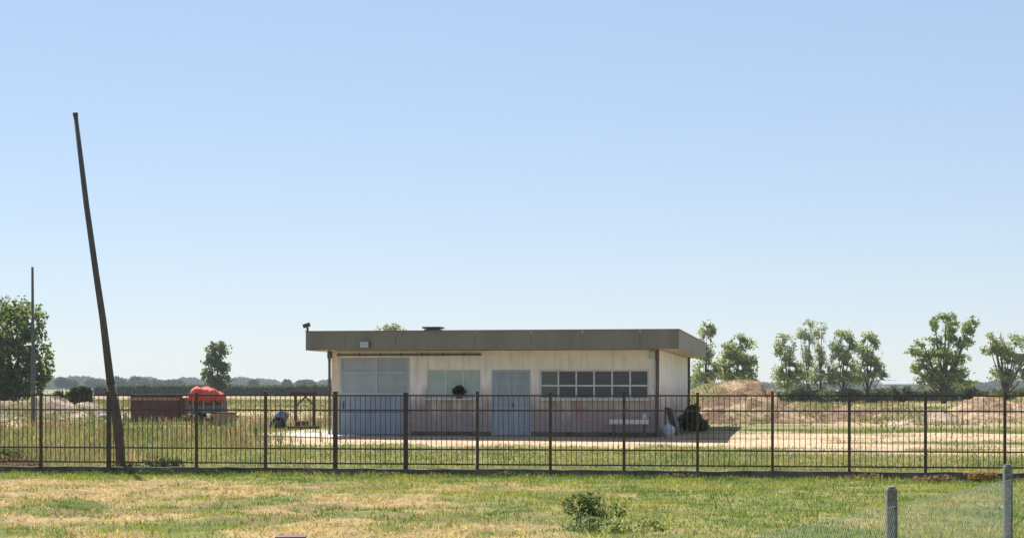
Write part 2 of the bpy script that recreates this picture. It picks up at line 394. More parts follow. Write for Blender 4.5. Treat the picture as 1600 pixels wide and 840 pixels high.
# far yard and field
X, Y = scatter(90000, 62, 240, 6)
c, bare = ground_cover(X, Y)
hm = fbm(X*.22, Y*.12, 55)
keep = (rng.uniform(0,1,len(X)) > bare*1.1) & (rng.uniform(0,1,len(X)) < ss(.36,.6,hm)+.08) & ~((X > -8) & (X < 9.5) & (Y < 80)) & ~((X>-9.8)&(X<-5)&(Y<68))
X, Y, hm = X[keep], Y[keep], hm[keep]; n = len(X)
H = rng.uniform(.05,.20,n)*(.4+hm)*(1+.4*(Y>100)); W = rng.uniform(.03,.07,n)*(1+Y/200)
gcol = mix3(np.broadcast_to(np.array([.13,.165,.04]), (n,3)), [.30,.26,.10], ss(.35,.65,fbm(X*.1, Y*.07, 56)))
col = gcol*(1+rng.uniform(-.35,.35,(n,1)))
blades('field_grass', np.c_[X, Y, gz(X,Y)-.01], H, W, col, rng.uniform(.1,.7,n), 'patchy dry grass and weeds of the open field beyond the yard')

# ------------------------------------------------------------------ low wall and railing fence
def fpt(u):                    # where the view line of photo column u crosses the fence line
    k = (u-800)/F; y = (41.2+FS*.95)/(1+FS*k); return Vector((k*y, y, 0))
fd = Vector((1, -FS, 0)).normalized(); fn = Vector((FS, 1, 0)).normalized()
a, b = fpt(-160), fpt(1770)
w = MB(); L = (b-a).length; N = 150
for i in range(N+1):           # irregular old kerb wall swept along the line
    p = a + fd*L*i/N; hN = .17 + .05*(fbm(i*.37, 1.0, 61)-.5); t = .09
    for (o_, z) in ((-t-.01*random.random(), -.15), (-t+.01*random.random(), hN-.015), (-t+.03, hN), (t-.02, hN+.004), (t, hN-.02), (t, -.15)):
        q = p + fn*o_; w.v.append((q.x, q.y, z))
for i in range(N):
    for j in range(5): w.f.append((i*6+j, i*6+j+1, (i+1)*6+j+1, (i+1)*6+j))
o = w.build('low_wall', M_kerb); tag(o, 'low dark weathered concrete kerb wall carrying the iron railings', 'low wall')

us = [-150, -42, 64, 170, 307, 415, 524, 634, 746, 860, 975, 1090, 1207, 1327, 1446, 1570, 1692]
fence = thing('iron_fence', 'long dark iron railing fence with square posts standing on the low kerb wall', 'fence', fpt(860))
inv = Vector(fpt(860))
for i, u in enumerate(us):
    p = fpt(u) - inv; h = .055 if u in (170, 524, 634) else .034
    jz = random.uniform(-.015,.015)
    m = MB(); m.obox(p+Vector((0,0,1.10)), fd*h, fn*.035, (0,0,.975+jz)); m.obox(p+Vector((0,0,2.083+jz)), fd*(h+.008), fn*.043, (0,0,.008))
    m.build('post', M_iron, fence, bevel=.004)
    if i == len(us)-1: break
    q = fpt(us[i+1]) - inv; Lp = (q-p).length; nb = max(10, round(Lp/.127))
    m = MB()
    for k in range(1, nb):
        c_ = p + fd*Lp*k/nb; tl = random.uniform(-.012,.012)*(1 if random.random() < .25 else .35)
        m.obox(c_+Vector((0,0,1.135)), fd*.008, fn*.008, Vector((tl,0,.875)))
    pan = m.build('railing_panel', M_bar, fence)
    for z in (2.0, 1.63, .66, .29):
        r = MB(); r.obox((p+q)/2+Vector((0,0,z)), fd*(Lp/2-h-.002), fn*.006, (0,0,.019)); r.build('rail', M_iron, pan)

# ------------------------------------------------------------------ building
BA = math.radians(9.5); ca, sa = math.cos(BA), math.sin(BA)
right = Vector((ca, -sa, 0)); back = Vector((sa, ca, 0))
WC = Vector((5.39, 60.9, RISE))                    # front right corner of the walls
kL = (518-800)/F
WID = (5.39 - kL*60.9)/(ca + kL*sa)
DEP = 17.2; ORG = WC - right*WID
bld = thing('workshop_building', 'single storey flat roofed workshop with deep brown fascia and worn cream and brick walls', 'building', ORG, -BA)
def lx(u, yl=0.0):
    k = (u-800)/F; o_ = ORG + back*yl       # (o.x + t ca) = k (o.y - t sa)
    return (k*o_.y - o_.x)/(ca + k*sa)
def lz(v, u=800, yl=0.0):
    t = lx(u, yl); Yw = (ORG + back*yl + right*t).y
    return CH - (v-605)/F*Yw - RISE
EAVE = 3.18; FT = 3.87
# openings: (u0,u1,v0,v1)
g0, g1, gt = lx(531), lx(640), lz(558, 590)
w0, w1, wt, wb = lx(668), lx(751), lz(577,710), lz(622,710)
d0, d1, dt = lx(768), lx(829), lz(577,800)
k0, k1, kt, kb = lx(843), lx(1014), lz(577,930), lz(623,930)
T = .28
fw = MB()
def seg(x0, x1, z0, z1): fw.box(x0, x1, 0, T, z0, z1)
seg(0, g0, -.2, EAVE); seg(g0, g1, gt, EAVE); seg(g1, w0, -.2, EAVE)
seg(w0, w1, -.2, wb); seg(w0, w1, wt, EAVE); seg(w1, d0, -.2, EAVE); seg(d0, d1, dt, EAVE)
seg(d1, k0, -.2, EAVE); seg(k0, k1, -.2, kb); seg(k0, k1, kt, EAVE); seg(k1, WID, -.2, EAVE)
fw.build('wall', M_wall, bld)
sw = MB(); sw.box(WID-T, WID, T, DEP-T, -.2, EAVE); sw.build('wall', M_wall, bld)
sw = MB(); sw.box(0, T, T, DEP-T, -.2, EAVE); sw.build('wall', M_wall, bld)
sw = MB(); sw.box(0, WID, DEP-T, DEP, -.2, EAVE); sw.build('wall', M_wall, bld)
fl = MB(); fl.box(T, WID-T, T, DEP-T, -.15, .03); fl.build('floor', M_conc, bld)
ox0, ox1, oy0, oy1 = -.66, WID+.80, -1.2, DEP+.7
rf = MB(); rf.box(ox0+.03, ox1-.03, oy0+.03, oy1-.03, EAVE+.02, EAVE+.16); roof = rf.build('soffit', M_soffit, bld)
rf = MB(); rf.box(ox0+.03, ox1-.03, oy0+.03, oy1-.03, EAVE+.17, FT-.12); roof = rf.build('roof', M_rooftop, bld)
# fascia: front in sheets with small joints, sides
def fascia(x0, x1, y0, y1): 
    m = MB(); m.box(x0, x1, y0, y1, EAVE, FT); return m.build('fascia', M_fascia, roof, bevel=.004)
joints = [ox0+.002, lx(540,-1.2), lx(618,-1.2), lx(742,-1.2), lx(830,-1.2), lx(910,-1.2), lx(1000,-1.2), ox1-.002]
for i in range(len(joints)-1):
    fascia(joints[i]+.004, joints[i+1]-.004, oy0-.004*(i%2), oy0+.03)
for i in range(8):
    yy0 = oy0+.035+i*(oy1-oy0-.035)/8; yy1 = oy0+.035+(i+1)*(oy1-oy0-.035)/8
    fascia(ox1-.03, ox1+.003*(i%2), yy0+.003, yy1-.003); fascia(ox0, ox0+.03, yy0+.003, yy1-.003)
fascia(ox0+.04, ox1-.04, oy1-.03, oy1)
m = MB()
m.box(ox0-.02, ox1+.02, oy0-.025, oy0+.06, FT+.003, FT+.03); m.box(ox0-.02, ox0+.06, oy0+.062, oy1, FT+.003, FT+.03)
m.box(ox1-.06, ox1+.02, oy0+.062, oy1, FT+.003, FT+.03); m.build('roof_flashing', M_flash, roof)
# sliding door rail + sliding door
m = MB(); m.box(lx(527), lx(752), -.10, -.003, gt+.06, gt+.13)
for xx in np.arange(lx(530), lx(750), .8): m.box(xx, xx+.05, -.12, -.102, gt+.04, gt+.16)
m.build('door_rail', M_brownpipe, bld)
m = MB(); m.box(g0-.06, g1+.06, -.002, .10, 0.0, .06); m.build('door_threshold', M_conc, bld)
zt = gt+.03; z1 = lz(582,590); z2 = lz(617,590); z3 = lz(643,590); xm = lx(588)
door = MB()
door.box(g0+.01, g1-.01, .02, .07, .04, z3-.012); 
door.box(g0+.01, g1-.01, .02, .07, z3+.012, z2)
sd = door.build('sliding_door', M_doorblue, bld)
rb = MB()
for xx in np.arange(g0+.1, g1-.1, .19): rb.box(xx, xx+.03, .008, .019, .06, z3-.03); rb.box(xx, xx+.03, .008, .019, z3+.03, z2-.05)
rb.build('door_rib', M_doorblue, sd)
fr = MB(); fr.box(g0+.01, g1-.01, .0, .075, z2+.002, z2+.08); fr.box(g0+.01, g1-.01, .0, .075, z1-.03, z1+.035)
fr.box(g0+.01, g1-.01, .0, .075, zt-.09, zt-.032)
for xx in (g0+.01, xm-.035, g1-.085): fr.box(xx, xx+.075, -.005, .078, z2+.083, z1-.033); fr.box(xx, xx+.075, -.005, .078, z1+.038, zt-.093)
fr.build('door_frame', M_doorlight, sd)
for (a0, a1) in ((g0+.086, xm-.036), (xm+.041, g1-.086)):
    for (b0, b1) in ((z2+.082, z1-.032), (z1+.037, zt-.092)):
        m = MB(); m.box(a0, a1, .03, .045, b0, b1); m.build('pane', M_glassdoor, sd)
m = MB(); m.box(g0+.12, g0+.16, -.05, .018, 1.0, 1.28); m.build('handle', M_darkmetal, sd)

def window(x0, x1, z0, z1, cols, rows, pane_m, fwid=.06, sill=True, split=None, firstm=None):
    fr = MB(); y0, y1 = .07, .13
    fr.box(x0+.002, x1-.002, y0, y1, z1-fwid, z1-.002); fr.box(x0+.002, x1-.002, y0, y1, z0+.002, z0+fwid)
    fr.box(x0+.002, x0+fwid, y0, y1, z0+fwid+.001, z1-fwid-.001); fr.box(x1-fwid, x1-.002, y0, y1, z0+fwid+.001, z1-fwid-.001)
    cw = (x1-x0-fwid)/cols
    zs = [z0+fwid, z1-fwid] if rows == 1 else [z0+fwid, split, z1-fwid]
    xs_ = [x0+fwid*.5 + cw*i for i in range(cols+1)]
    for i in range(1, cols): fr.box(xs_[i]-fwid*.45, xs_[i]+fwid*.45, y0-.006, y1+.004, z0+fwid+.001, z1-fwid-.001)
    if rows == 2:
        for i in range(cols): fr.box(xs_[i]+fwid*.52, xs_[i+1]-fwid*.52, y0+.003, y1-.003, split-.03, split+.03)
    f = fr.build('window', M_white, bld)
    for i in range(cols):
        for j in range(len(zs)-1):
            m = MB(); m.box(xs_[i]+fwid*.46, xs_[i+1]-fwid*.46, .095, .105, zs[j]+(.032 if j else 0), zs[j+1]-(.032 if j < len(zs)-2 else 0))
            m.build('pane', firstm if (firstm and i == 0) else pane_m, f)
    if sill:
        s_ = MB(); s_.box(x0-.05, x1+.05, -.30, .069, z0-.05, z0-.003); s_.build('sill', M_white, f)
    return f
w1_ = window(w0, w1, wb, wt, 3, 1, M_glassgreen, .05)
w2_ = window(k0, k1, kb, kt, 6, 2, M_glassdark, .062, True, lz(602, 930), glass_mat('greenish_window_glass', (.07,.10,.09), .12, .9))
# door
fr = MB(); fr.box(d0+.002, d0+.07, .03, .12, 0, dt-.002); fr.box(d1-.07, d1-.002, .03, .12, 0, dt-.002); fr.box(d0+.071, d1-.071, .03, .12, dt-.07, dt-.002)
dm = (d0+d1)/2+.02
for (a0, a1) in ((d0+.075, dm-.004), (dm+.004, d1-.075)):
    m = MB(); m.box(a0, a1, .05, .10, .03, dt-.075); lf = m.build('door', M_doorgrey, bld)
    m = MB()
    for (b0, b1) in ((.2, 1.05), (1.25, 1.95), (2.05, dt-.25)):
        if b1-b0 > .2:
            m.box(a0+.09, a1-.09, .040, .0485, b0, b0+.03); m.box(a0+.09, a1-.09, .040, .0485, b1-.03, b1)
            m.box(a0+.09, a0+.12, .040, .0485, b0+.032, b1-.032); m.box(a1-.12, a1-.09, .040, .0485, b0+.032, b1-.032)
    m.build('door_moulding', M_doorlight, lf)
m = MB(); m.box(dm+.03, dm+.06, -.02, .048, 1.08, 1.22); m.build('handle', M_darkmetal, lf)
fr.build('door_frame', M_doorlight, bld)
# downpipes
def pipe(x, y, name='downpipe', mm=M_brownpipe, r=.055):
    m = MB(); m.tube([(x, y, 0), (x, y, 1.5), (x, y, EAVE+.02)], r, 10); 
    for z in (.4, 1.6, 2.8): m.tube([(x, y, z), (x, y, z+.05)], r+.012, 10)
    return m.build(name, mm, bld, smooth=False)
pipe(WID-.06, -.075, r=.065); pipe(-.07, -.03, r=.05); pipe(WID+.07, DEP-.3, r=.06)
m = MB(); m.box(lx(1014)+.0, lx(1024), -.10, -.002, EAVE-.32, EAVE-.06); m.build('junction_box', M_doorlight, bld, bevel=.008)
m = MB(); m.box(-.13, .02, -.14, -.003, EAVE-.28, EAVE-.002); m.build('gutter_box', M_brownpipe, bld, bevel=.006)
m = MB(); m.box(0.03, lx(531)-.04, -.035, -.003, 0, EAVE-.05); m.build('pilaster', M_soffit, bld)
# plinth
m = MB(); m.box(g1+.08, d0-.02, -.03, -.003, -.1, .16); m.box(d1+.02, WID-.14, -.03, -.003, -.1, .16); m.box(WID+.003, WID+.03, 0, DEP, -.1, .16)
m.build('plinth', M_kerb, bld)
# things on the building
def loc2w(x, y, z): return ORG + right*x + back*y + Vector((0,0,z))
t = thing('flood_light', 'small pale box floodlight fixed to the brown fascia above the blue door', 'light', loc2w(lx(571,-1.2), -1.2, lz(538,571,-1.2)), -BA)
m = MB(); m.box(-.15, .15, -.2, -.05, -.10, .10); m.build('housing', M_white, t, bevel=.015)
m = MB(); m.box(.152, .19, -.13, -.006, -.09, .12); m.box(-.03,.03,-.048,-.006,-.05,.05); m.build('bracket', M_darkmetal, t)
m = MB(); m.box(-.12, .12, -.206, -.201, -.075, .075); m.build('lens', M_doorlight, t)
t = thing('security_camera', 'tiny dark camera on a short stalk at the left corner of the roof', 'camera', loc2w(ox0+.06, oy0+.06, FT+.03), -BA)
m = MB(); m.tube([(0,0,0),(0,0,.14)], .045, 8); m.build('stalk', M_darkmetal, t)
m = MB(); m.obox((-.03,-.03,.21), (.12,.02,.04), (0,.055,0), (-.02,0,.07)); m.build('housing', M_darkmetal, t, bevel=.01)
xr = lx(677, 5); t = thing('roof_vent', 'low dark vent box with a cap standing on the flat roof', 'vent', loc2w(xr, 5, FT-.12), -BA)
m = MB(); m.box(-.32, .32, -.3, .3, 0, .40); m.build('vent_body', M_flash, t)
m = MB(); m.box(-.38, .38, -.4, .4, .43, .50); m.box(-.25,.25,-.25,.25,.401,.43); m.build('vent_cap', M_darkmetal, t, bevel=.01)
m = MB(); m.box(-.55, .55, -.42, -.302, 0.002, .31); m.box(-.55,.55,.302,.4,.002,.31); m.build('vent_curb', M_flash, t)
# white bench and jug in front of the right-hand window
bx0, bx1 = lx(953, -.6), lx(1013, -.6); bz = lz(655, 980, -.6)
t = thing('white_bench', 'white plank bench standing under the dark paned window', 'bench', loc2w((bx0+bx1)/2, -.6, 0), -BA)
hw = (bx1-bx0)/2
m = MB(); m.box(-hw, hw, -.17, .17, bz-.16, bz); m.build('seat', M_white, t, bevel=.008)
for s in (-1, 1):
    m = MB(); m.box(s*hw*.8-.04, s*hw*.8+.04, -.14, .14, -.02, bz-.162); m.build('leg', M_darkmetal, t)
t = thing('plastic_jug', 'small white plastic jug standing on the right end of the white bench', 'jug', loc2w(bx1-.14, -.6, bz), -BA)
m = MB(); m.tube([(0,0,0),(0,0,.14),(0,0,.19),(0,0,.23)], [.075,.075,.05,.03], 12); m.build('body', M_white, t, smooth=True)
m = MB(); m.tube([(0,0,.231),(0,0,.26)], .034, 10); m.build('cap', M_sack, t)
# round dark pot shrub at the green window
def leafcloud(name, blobs, n, size, cols, parent, flat=1.0, m=None, gap=0):
    """blobs: (x,y,z,rx,ry,rz) local; leaves scattered mostly towards each clump's outside"""
    Bl = np.array(blobs, float); vol = Bl[:,3]*Bl[:,4]*Bl[:,5]; pr = vol**.7/np.sum(vol**.7)
    ii = rng.choice(len(Bl), n, p=pr); dv = rng.normal(size=(n,3)); dv /= np.linalg.norm(dv, axis=1)[:,None]
    rr = rng.uniform(0,1,n)**.45; lum = .75+.5*hsh(ii*1.0, ii*2.0, 3)
    rr = rr*(1+.25*(fbm(dv[:,0]*2.5+ii*3.1, dv[:,2]*2.5+dv[:,1]*2, 71, 3)-.5)*2)
    P = Bl[ii,:3] + dv*rr[:,None]*Bl[ii,3:]
    if gap:
        q = P/gap; nn_ = (vn(q[:,0]+q[:,2]*.6, q[:,2]-q[:,1]*.5, 91)+vn(q[:,1]*1.1+q[:,0]*.4+5, q[:,2]*1.2, 92)+.6*vn(q[:,0]*2.3, q[:,2]*2.3+q[:,1], 93))/2.6
        ok = nn_ > .44 + .10*rr; P = P[ok]; ii = ii[ok]; n = len(P); lum = .72+.56*ss(.4,.75,nn_[ok])
    a = rng.normal(size=(n,3)); a /= np.linalg.norm(a,axis=1)[:,None]
    b = np.cross(a, rng.normal(size=(n,3))); b /= np.linalg.norm(b,axis=1)[:,None]
    s = (size*rng.uniform(.55,1.3,n))[:,None]
    V = np.stack([P-a*s*.5-b*s*.18, P+b*s*.38, P+a*s*.5, P-b*s*.38+a*s*.1], 1)
    i = np.arange(n)*4; Q = np.c_[i,i+1,i+2,i+3]
    t_ = rng.uniform(0,1,n); col = np.asarray(cols[0])*(1-t_)[:,None] + np.asarray(cols[1])*t_[:,None]
    col = col*lum[:,None]
    return np_mesh(name, V.reshape(-1,3), Q, m or M_leaf, parent=parent, col=np.repeat(col,4,0))
GREEN = ((.055,.085,.022), (.115,.145,.045))
gs = lx(714, -.5)
t = thing('potted_shrub', 'small round dark potted shrub on the sill of the green glazed window', 'potted plant', loc2w(gs, -.17, wb-.004), -BA)
m = MB(); m.tube([(0,0,0),(0,0,.08),(0,0,.16)], [.09,.11,.13], 14); m.build('pot', M_darkmetal, t)
m = MB(); m.tube([(0,0,.1),(0.01,0,.3)], .02, 6); m.build('stem', M_bark, t)
leafcloud('foliage', [(0,0,.26,.26,.15,.17),(.04,0,.38,.14,.12,.12)], 1100, .075, ((.04,.055,.03),(.09,.11,.055)), t)

# things along the right-hand wall
t = thing('ivy_shrub', 'dark bushy shrub against the right side wall of the workshop', 'shrub', loc2w(WID+.75, 8.0, 0), 0)
leafcloud('foliage', [(0,0,.6,.36,.6,.42),(-.15,.4,.4,.4,.6,.4),(.2,-.3,.3,.36,.6,.3),(.1,0,.9,.22,.35,.25),(.35,-.5,.25,.3,.4,.25)], 3200, .12, ((.04,.065,.02),(.12,.16,.055)), t)
m = MB()
for q in range(5): m.tube([(random.uniform(-.1,.1), random.uniform(-.2,.2), -.05), (random.uniform(-.3,.3), random.uniform(-.4,.4), .9)], [.025,.012], 5)
m.build('stem', M_bark, t)
t = thing('timber_board', 'narrow dark board leaning on the right side wall', 'board', loc2w(WID+.28, 3.0, .0), -BA)
m = MB(); m.obox((0,0,.52), (.12,0,-.03), (0,.35,0), (-.14,0,.5)); m.build('board', M_darkmetal, t)
m = MB(); m.obox((.03,-.36,.5),(.02,0,0),(0,.008,0),(-.13,0,.46)); m.build('batten', M_timber, t)
# sack
def lump(name, m_, parent, r, seed, seg=14, sq=(1,1,1)):
    V = []; Fc = []
    for i in range(seg+1):
        th = PI*i/seg
        for j in range(seg):
            ph = 2*PI*j/seg; d = Vector((math.sin(th)*math.cos(ph), math.sin(th)*math.sin(ph), math.cos(th)))
            k = 1 + .28*(float(fbm(np.array(d.x*1.7+seed), np.array(d.y*1.7+d.z*1.3+seed), seed))-.5)*2
            V.append((d.x*r*k*sq[0], d.y*r*k*sq[1], d.z*r*k*sq[2]))
    for i in range(seg):
        for j in range(seg): Fc.append((i*seg+j, i*seg+(j+1)%seg, (i+1)*seg+(j+1)%seg, (i+1)*seg+j))
    b = MB(); b.v = V; b.f = Fc; return b.build(name, m_, parent, smooth=True)
o = lump('rubble_sack', M_sack, None, .26, 3, sq=(.9,.8,1.0)); o.location = loc2w(WID+.3, .35, .2)
tag(o, 'pale grey filled sack slumped at the right front corner of the workshop', 'sack')

# ------------------------------------------------------------------ concrete pad left of the building
m = MB(); p0 = px(378, 690, 1)
A = [(-9.9, 62.2), (-6.2, 59.4), (-5.6, 61.8), (-6.6, 63.5), (-6.9, 69.5), (-8.6, 69.8)]
m.v = [(x, y, gzf(x,y)+.05) for x, y in A] + [(x, y, -.1) for x, y in A]
m.f = [tuple(range(6))] + [(i, i+6, (i+1)%6+6, (i+1)%6) for i in range(6)]
o = m.build('pavement', M_slab); tag(o, kind='structure')
t = px(405, 686, 62.5); o = thing('stone_bollard', 'short grey stone bollard on the edge of the concrete pad', 'bollard', (t.x, 61.6, gzf(t.x, 61.6)))
m = MB(); m.tube([(0,0,-.05),(0,0,.28),(0,0,.33)], [.08,.075,.05], 12); m.build('shaft', M_conc, o)
m = MB(); m.tube([(0,0,-.05),(0,0,.04)], .11, 12); m.build('base', M_kerb, o)

# ------------------------------------------------------------------ yard objects on the left
def place(u, Y): x = (u-800)/F*Y; return (x, Y, gzf(x, Y))
# rusty skip
t = thing('rusty_skip', 'long dark rusty steel skip in the weeds behind the leaning pole', 'skip', place(245, 84), .06)
m = MB(); w_, h_, d_ = 1.18, 1.35, .75
for a_ in ((-w_, w_, -d_, -d_+.05), (-w_, w_, d_-.05, d_)): m.box(*a_, .08, h_)
m.box(-w_, -w_+.05, -d_+.051, d_-.051, .08, h_); m.box(w_-.05, w_, -d_+.051, d_-.051, .08, h_); m.box(-w_+.051, w_-.051, -d_+.051, d_-.051, .08, .14)
m.build('body', M_rustdark, t)
m = MB()
for xx in np.linspace(-w_+.06, w_-.06, 6): m.box(xx-.035, xx+.035, -d_-.05, -d_-.001, .1, h_-.2)
m.build('rib', M_rustdark, t)
m = MB(); m.box(-w_-.05, w_+.05, -d_-.06, -d_-.002, h_-.17, h_-.03); m.build('rim', M_rustlight, t)
m = MB(); m.box(-w_-.04, w_+.04, -d_-.05, d_, h_+.002, h_+.12); m.build('lid', M_rust, t)
m = MB(); m.box(w_+.002, w_+.33, -d_, d_, .3, h_-.05); m.build('side_pocket', M_rust, t)
# cart with red tarp
t = thing('farm_cart', 'grey green farm cart under a red tarpaulin with wheels in the weeds', 'cart', place(326, 82), .05)
m = MB(); m.box(-.92, .85, -.6, .6, .55, .66); m.box(-.92, -.86, -.6, .6, .661, 1.12); m.box(.79, .85, -.6, .6, .661, 1.12)
m.box(-.859, .789, -.6, -.55, .661, .95); m.box(-.859,.789,.55,.6,.661,1.12); m.build('bed', M_greyg, t)
m = MB()
for xx in (-.7,-.2,.3,.72): m.box(xx,xx+.06,-.63,-.602,.56,1.15)
m.build('stake', M_galv, t)
for xx in (-.5, .5):
    for yy in (-.68, .6):
        m = MB(); m.tube([(xx,yy,.33),(xx,yy+.14,.33)], .33, 20); wv = m.build('wheel', M_rubber, t)
        m = MB(); m.tube([(xx,yy-.012,.33),(xx,yy+.152,.33)], .17, 14); m.build('rim', M_galv, wv)
m = MB(); m.tube([(.85,0,.6),(1.5,0,.35)], .04, 6); m.build('drawbar', M_rust, t)
tp = place(326, 82)
V = []; Fc = []; nu, nv = 26, 16
for i in range(nu):
    for j in range(nv):
        a_ = i/(nu-1)*2-1; b_ = j/(nv-1)*2-1
        x = a_*.95; y = b_*.72; prof = max(0, 1-abs(b_)**3.0); el = max(0, 1-abs(a_)**4)
        hh = 1.22 + .60*min(1,prof*1.6)**.5*min(1,el*1.3)**.5*(1-.42*ss(-.1,1,a_)) + .035*math.sin(7*a_+2*b_) + .22*(float(fbm(np.array(a_*4.5), np.array(b_*3), 5))-.5)
        V.append((x+.05*math.sin(9*b_), y, hh - .1*(abs(a_)>.99 or abs(b_)>.99)))
for i in range(nu-1):
    for j in range(nv-1): Fc.append((i*nv+j, (i+1)*nv+j, (i+1)*nv+j+1, i*nv+j+1))
b_ = MB(); b_.v = V; b_.f = Fc; o = b_.build('red_tarpaulin', M_red, None, smooth=True); o.location = (tp[0]-.06, tp[1], tp[2]+.12); o.rotation_euler = (0,0,.05); o.scale = (.9, .9, .92)
so = o.modifiers.new('s','SOLIDIFY'); so.thickness = .02
tag(o, 'crumpled bright red tarpaulin heaped over the farm cart', 'tarpaulin')
# load under tarp
t = thing('hay_load', 'dark load of boards on the farm cart just under the red tarpaulin', 'load', (tp[0], tp[1], tp[2]+.665), .05)
m = MB(); m.box(-.82,.75,-.5,.5,0,.55); m.build('board_stack', M_timber, t)
t['label'] = 'dark stack of timber lying on the farm cart under the red tarpaulin'; t.name = 'timber_stack'
for i, (uu, lab) in enumerate([(306, 'dry green weed hiding the left wheel of the farm cart'), (338, 'dry green weed hiding the right wheel of the farm cart')]):
    q = place(uu, 80.6); wd_ = thing('weed_clump', lab, 'weed', q, 0)
    leafcloud('foliage', [(random.uniform(-.5,.5), 0, random.uniform(.1,.35), .35, .25, .22) for _ in range(6)], 1500, .12, ((.10,.12,.045),(.30,.27,.12)), wd_, gap=.2)
    m = MB()
    for k_ in range(3): m.tube([(random.uniform(-.5,.5),0,-.05),(random.uniform(-.6,.6),0,.5)], [.015,.006], 4)
    m.build('stem', M_bark, wd_)
# faded rusty box beside
t = thing('rusty_crate', 'faded pinkish rusty metal crate right of the farm cart', 'crate', place(352, 78.5), -.1)
m = MB(); m.box(-.45,.45,-.35,.35,.12,.62); m.build('body', M_rustlight, t, bevel=.01)
m = MB(); m.box(-.47,.47,-.37,.37,.622,.66); m.build('lid', M_rust, t)
for s in (-1,1):
    m = MB(); m.box(s*.36-.05,s*.36+.05,-.36,.36,0,.118); m.build('runner', M_rust, t)
# blue barrel, tilted
t = thing('blue_barrel', 'faded blue plastic barrel lying tilted beside the concrete pad', 'barrel', place(427, 72))
t.rotation_euler = (.25, .55, .2)
m = MB(); zz = np.array([0,.03,.28,.31,.34,.6,.63,.66,.86,.9]); rr = [.24,.27,.28,.295,.28,.28,.295,.28,.27,.24]
m.tube([(0,0,z) for z in zz], rr, 18); m.build('drum', M_blue, t, smooth=True)
m = MB(); m.tube([(0,0,.902),(0,0,.925)], .25, 18); m.build('lid', M_rubber, t)
# old tyre by barrel
t = thing('old_tyre', 'worn black tyre leaning against the tilted blue barrel', 'tyre', place(436, 71.4)); t.rotation_euler = (PI/2-.35, 0, .5)
m = MB(); R_, r_ = .24, .085; nn = 24; mm_ = 10
m.v = [((R_+r_*math.cos(b))*math.cos(a), (R_+r_*math.cos(b))*math.sin(a)+.28, r_*1.1*math.sin(b)) for a in np.linspace(0,2*PI,nn,endpoint=False) for b in np.linspace(0,2*PI,mm_,endpoint=False)]
m.f = [(i*mm_+j, ((i+1)%nn)*mm_+j, ((i+1)%nn)*mm_+(j+1)%mm_, i*mm_+(j+1)%mm_) for i in range(nn) for j in range(mm_)]
m.build('tread', M_rubber, t, smooth=True)
# rusty frame
t = thing('rusty_steel_frame', 'rusty steel gantry frame with two uprights beside the workshop', 'frame', place(476, 77), .1)
for xx in (-.42, .42):
    for yy in (-.4,.4):
        m = MB(); m.box(xx-.055, xx+.055, yy-.05, yy+.05, 0, 1.48); m.build('upright', M_rust, t)
m = MB(); m.box(-.68,.56,-.46,-.34,1.482,1.62); m.box(-.68,.56,.34,.46,1.482,1.62); m.box(-.36,.36,-.05,.05,1.49,1.6); m.build('beam', M_rust, t)
m = MB()
m.obox((-.16,-.4,1.2),(.26,0,.26),(0,.02,0),(-.025,0,.025)); m.obox((.2,-.4,1.25),(.2,0,-.2),(0,.02,0),(.025,0,.025)); m.build('brace', M_rust, t)
q = place(473, 75.8); t = thing('rust_red_box', 'small rust red metal box on the ground in front of the gantry frame', 'box', q, .1)
m = MB(); m.box(-.27,.27,-.2,.2,.0,.28); m.build('body', M_rust, t, bevel=.01)
m = MB(); m.box(-.29,.29,-.22,.22,.282,.32); m.build('lid', M_rustlight, t)
for i, (u, Y, L_, lab) in enumerate([(455, 71.5, 1.5, 'long dark timber beam lying along the back edge of the concrete pad'), (484, 72.5, .9, 'shorter dark timber offcut lying below the gantry frame')]):
    q = place(u, Y); m = MB(); m.box(-L_/2, L_/2, -.09, .09, 0, .14); o = m.build('timber_beam', M_timber, bevel=.01); o.location = q; o.rotation_euler = (0,0,.12-.2*i)
    tag(o, lab, 'beam')
# small white fragments
for (u, Y, s, lab, sq) in [(163, 92, .30, 'pale stone block in the rubble left of the leaning pole', (1.2,.8,.7)), (148, 95, .26, 'smaller pale stone near the rubble heap end', (1.3,.8,.6)),
                           (196, 84, .22, 'upright white fragment standing right of the leaning pole', (.5,.5,1.6)), (186, 83, .26, 'flat white slab lying right of the leaning pole', (1.8,1,.25))]:
    q = place(u, Y); o = lump('rubble_stone', M_stone, None, s, int(u), 10, sq); o.location = (q[0], q[1], q[2]+s*sq[2]*.6); tag(o, lab, 'stone')

sr = random.Random(5)
for (ua, ub, Ya, Yb, cnt, lab, gr_) in [(-10, 160, 80, 91, 16, 'pale stone among the rubble strewn in front of the rubble heap at the far left', 'stones strewn in front of the rubble heap')]:
    first = None
    for k_ in range(cnt):
        if first is None: o = first = lump('rubble_stone', M_stone, None, .2, cnt, 9, (1.3, .9, .7))
        else: o = first.copy(); C.objects.link(o)
        q = place(sr.uniform(ua, ub), sr.uniform(Ya, Yb)); f_ = sr.uniform(.4, 1.0)
        o.location = (q[0], q[1], q[2]+.08*f_); o.scale = (f_*sr.uniform(.8,1.6), f_, f_*sr.uniform(.7,1.2)); o.rotation_euler = (0, 0, sr.uniform(0, 6)); tag(o, lab, 'stone', gr_)

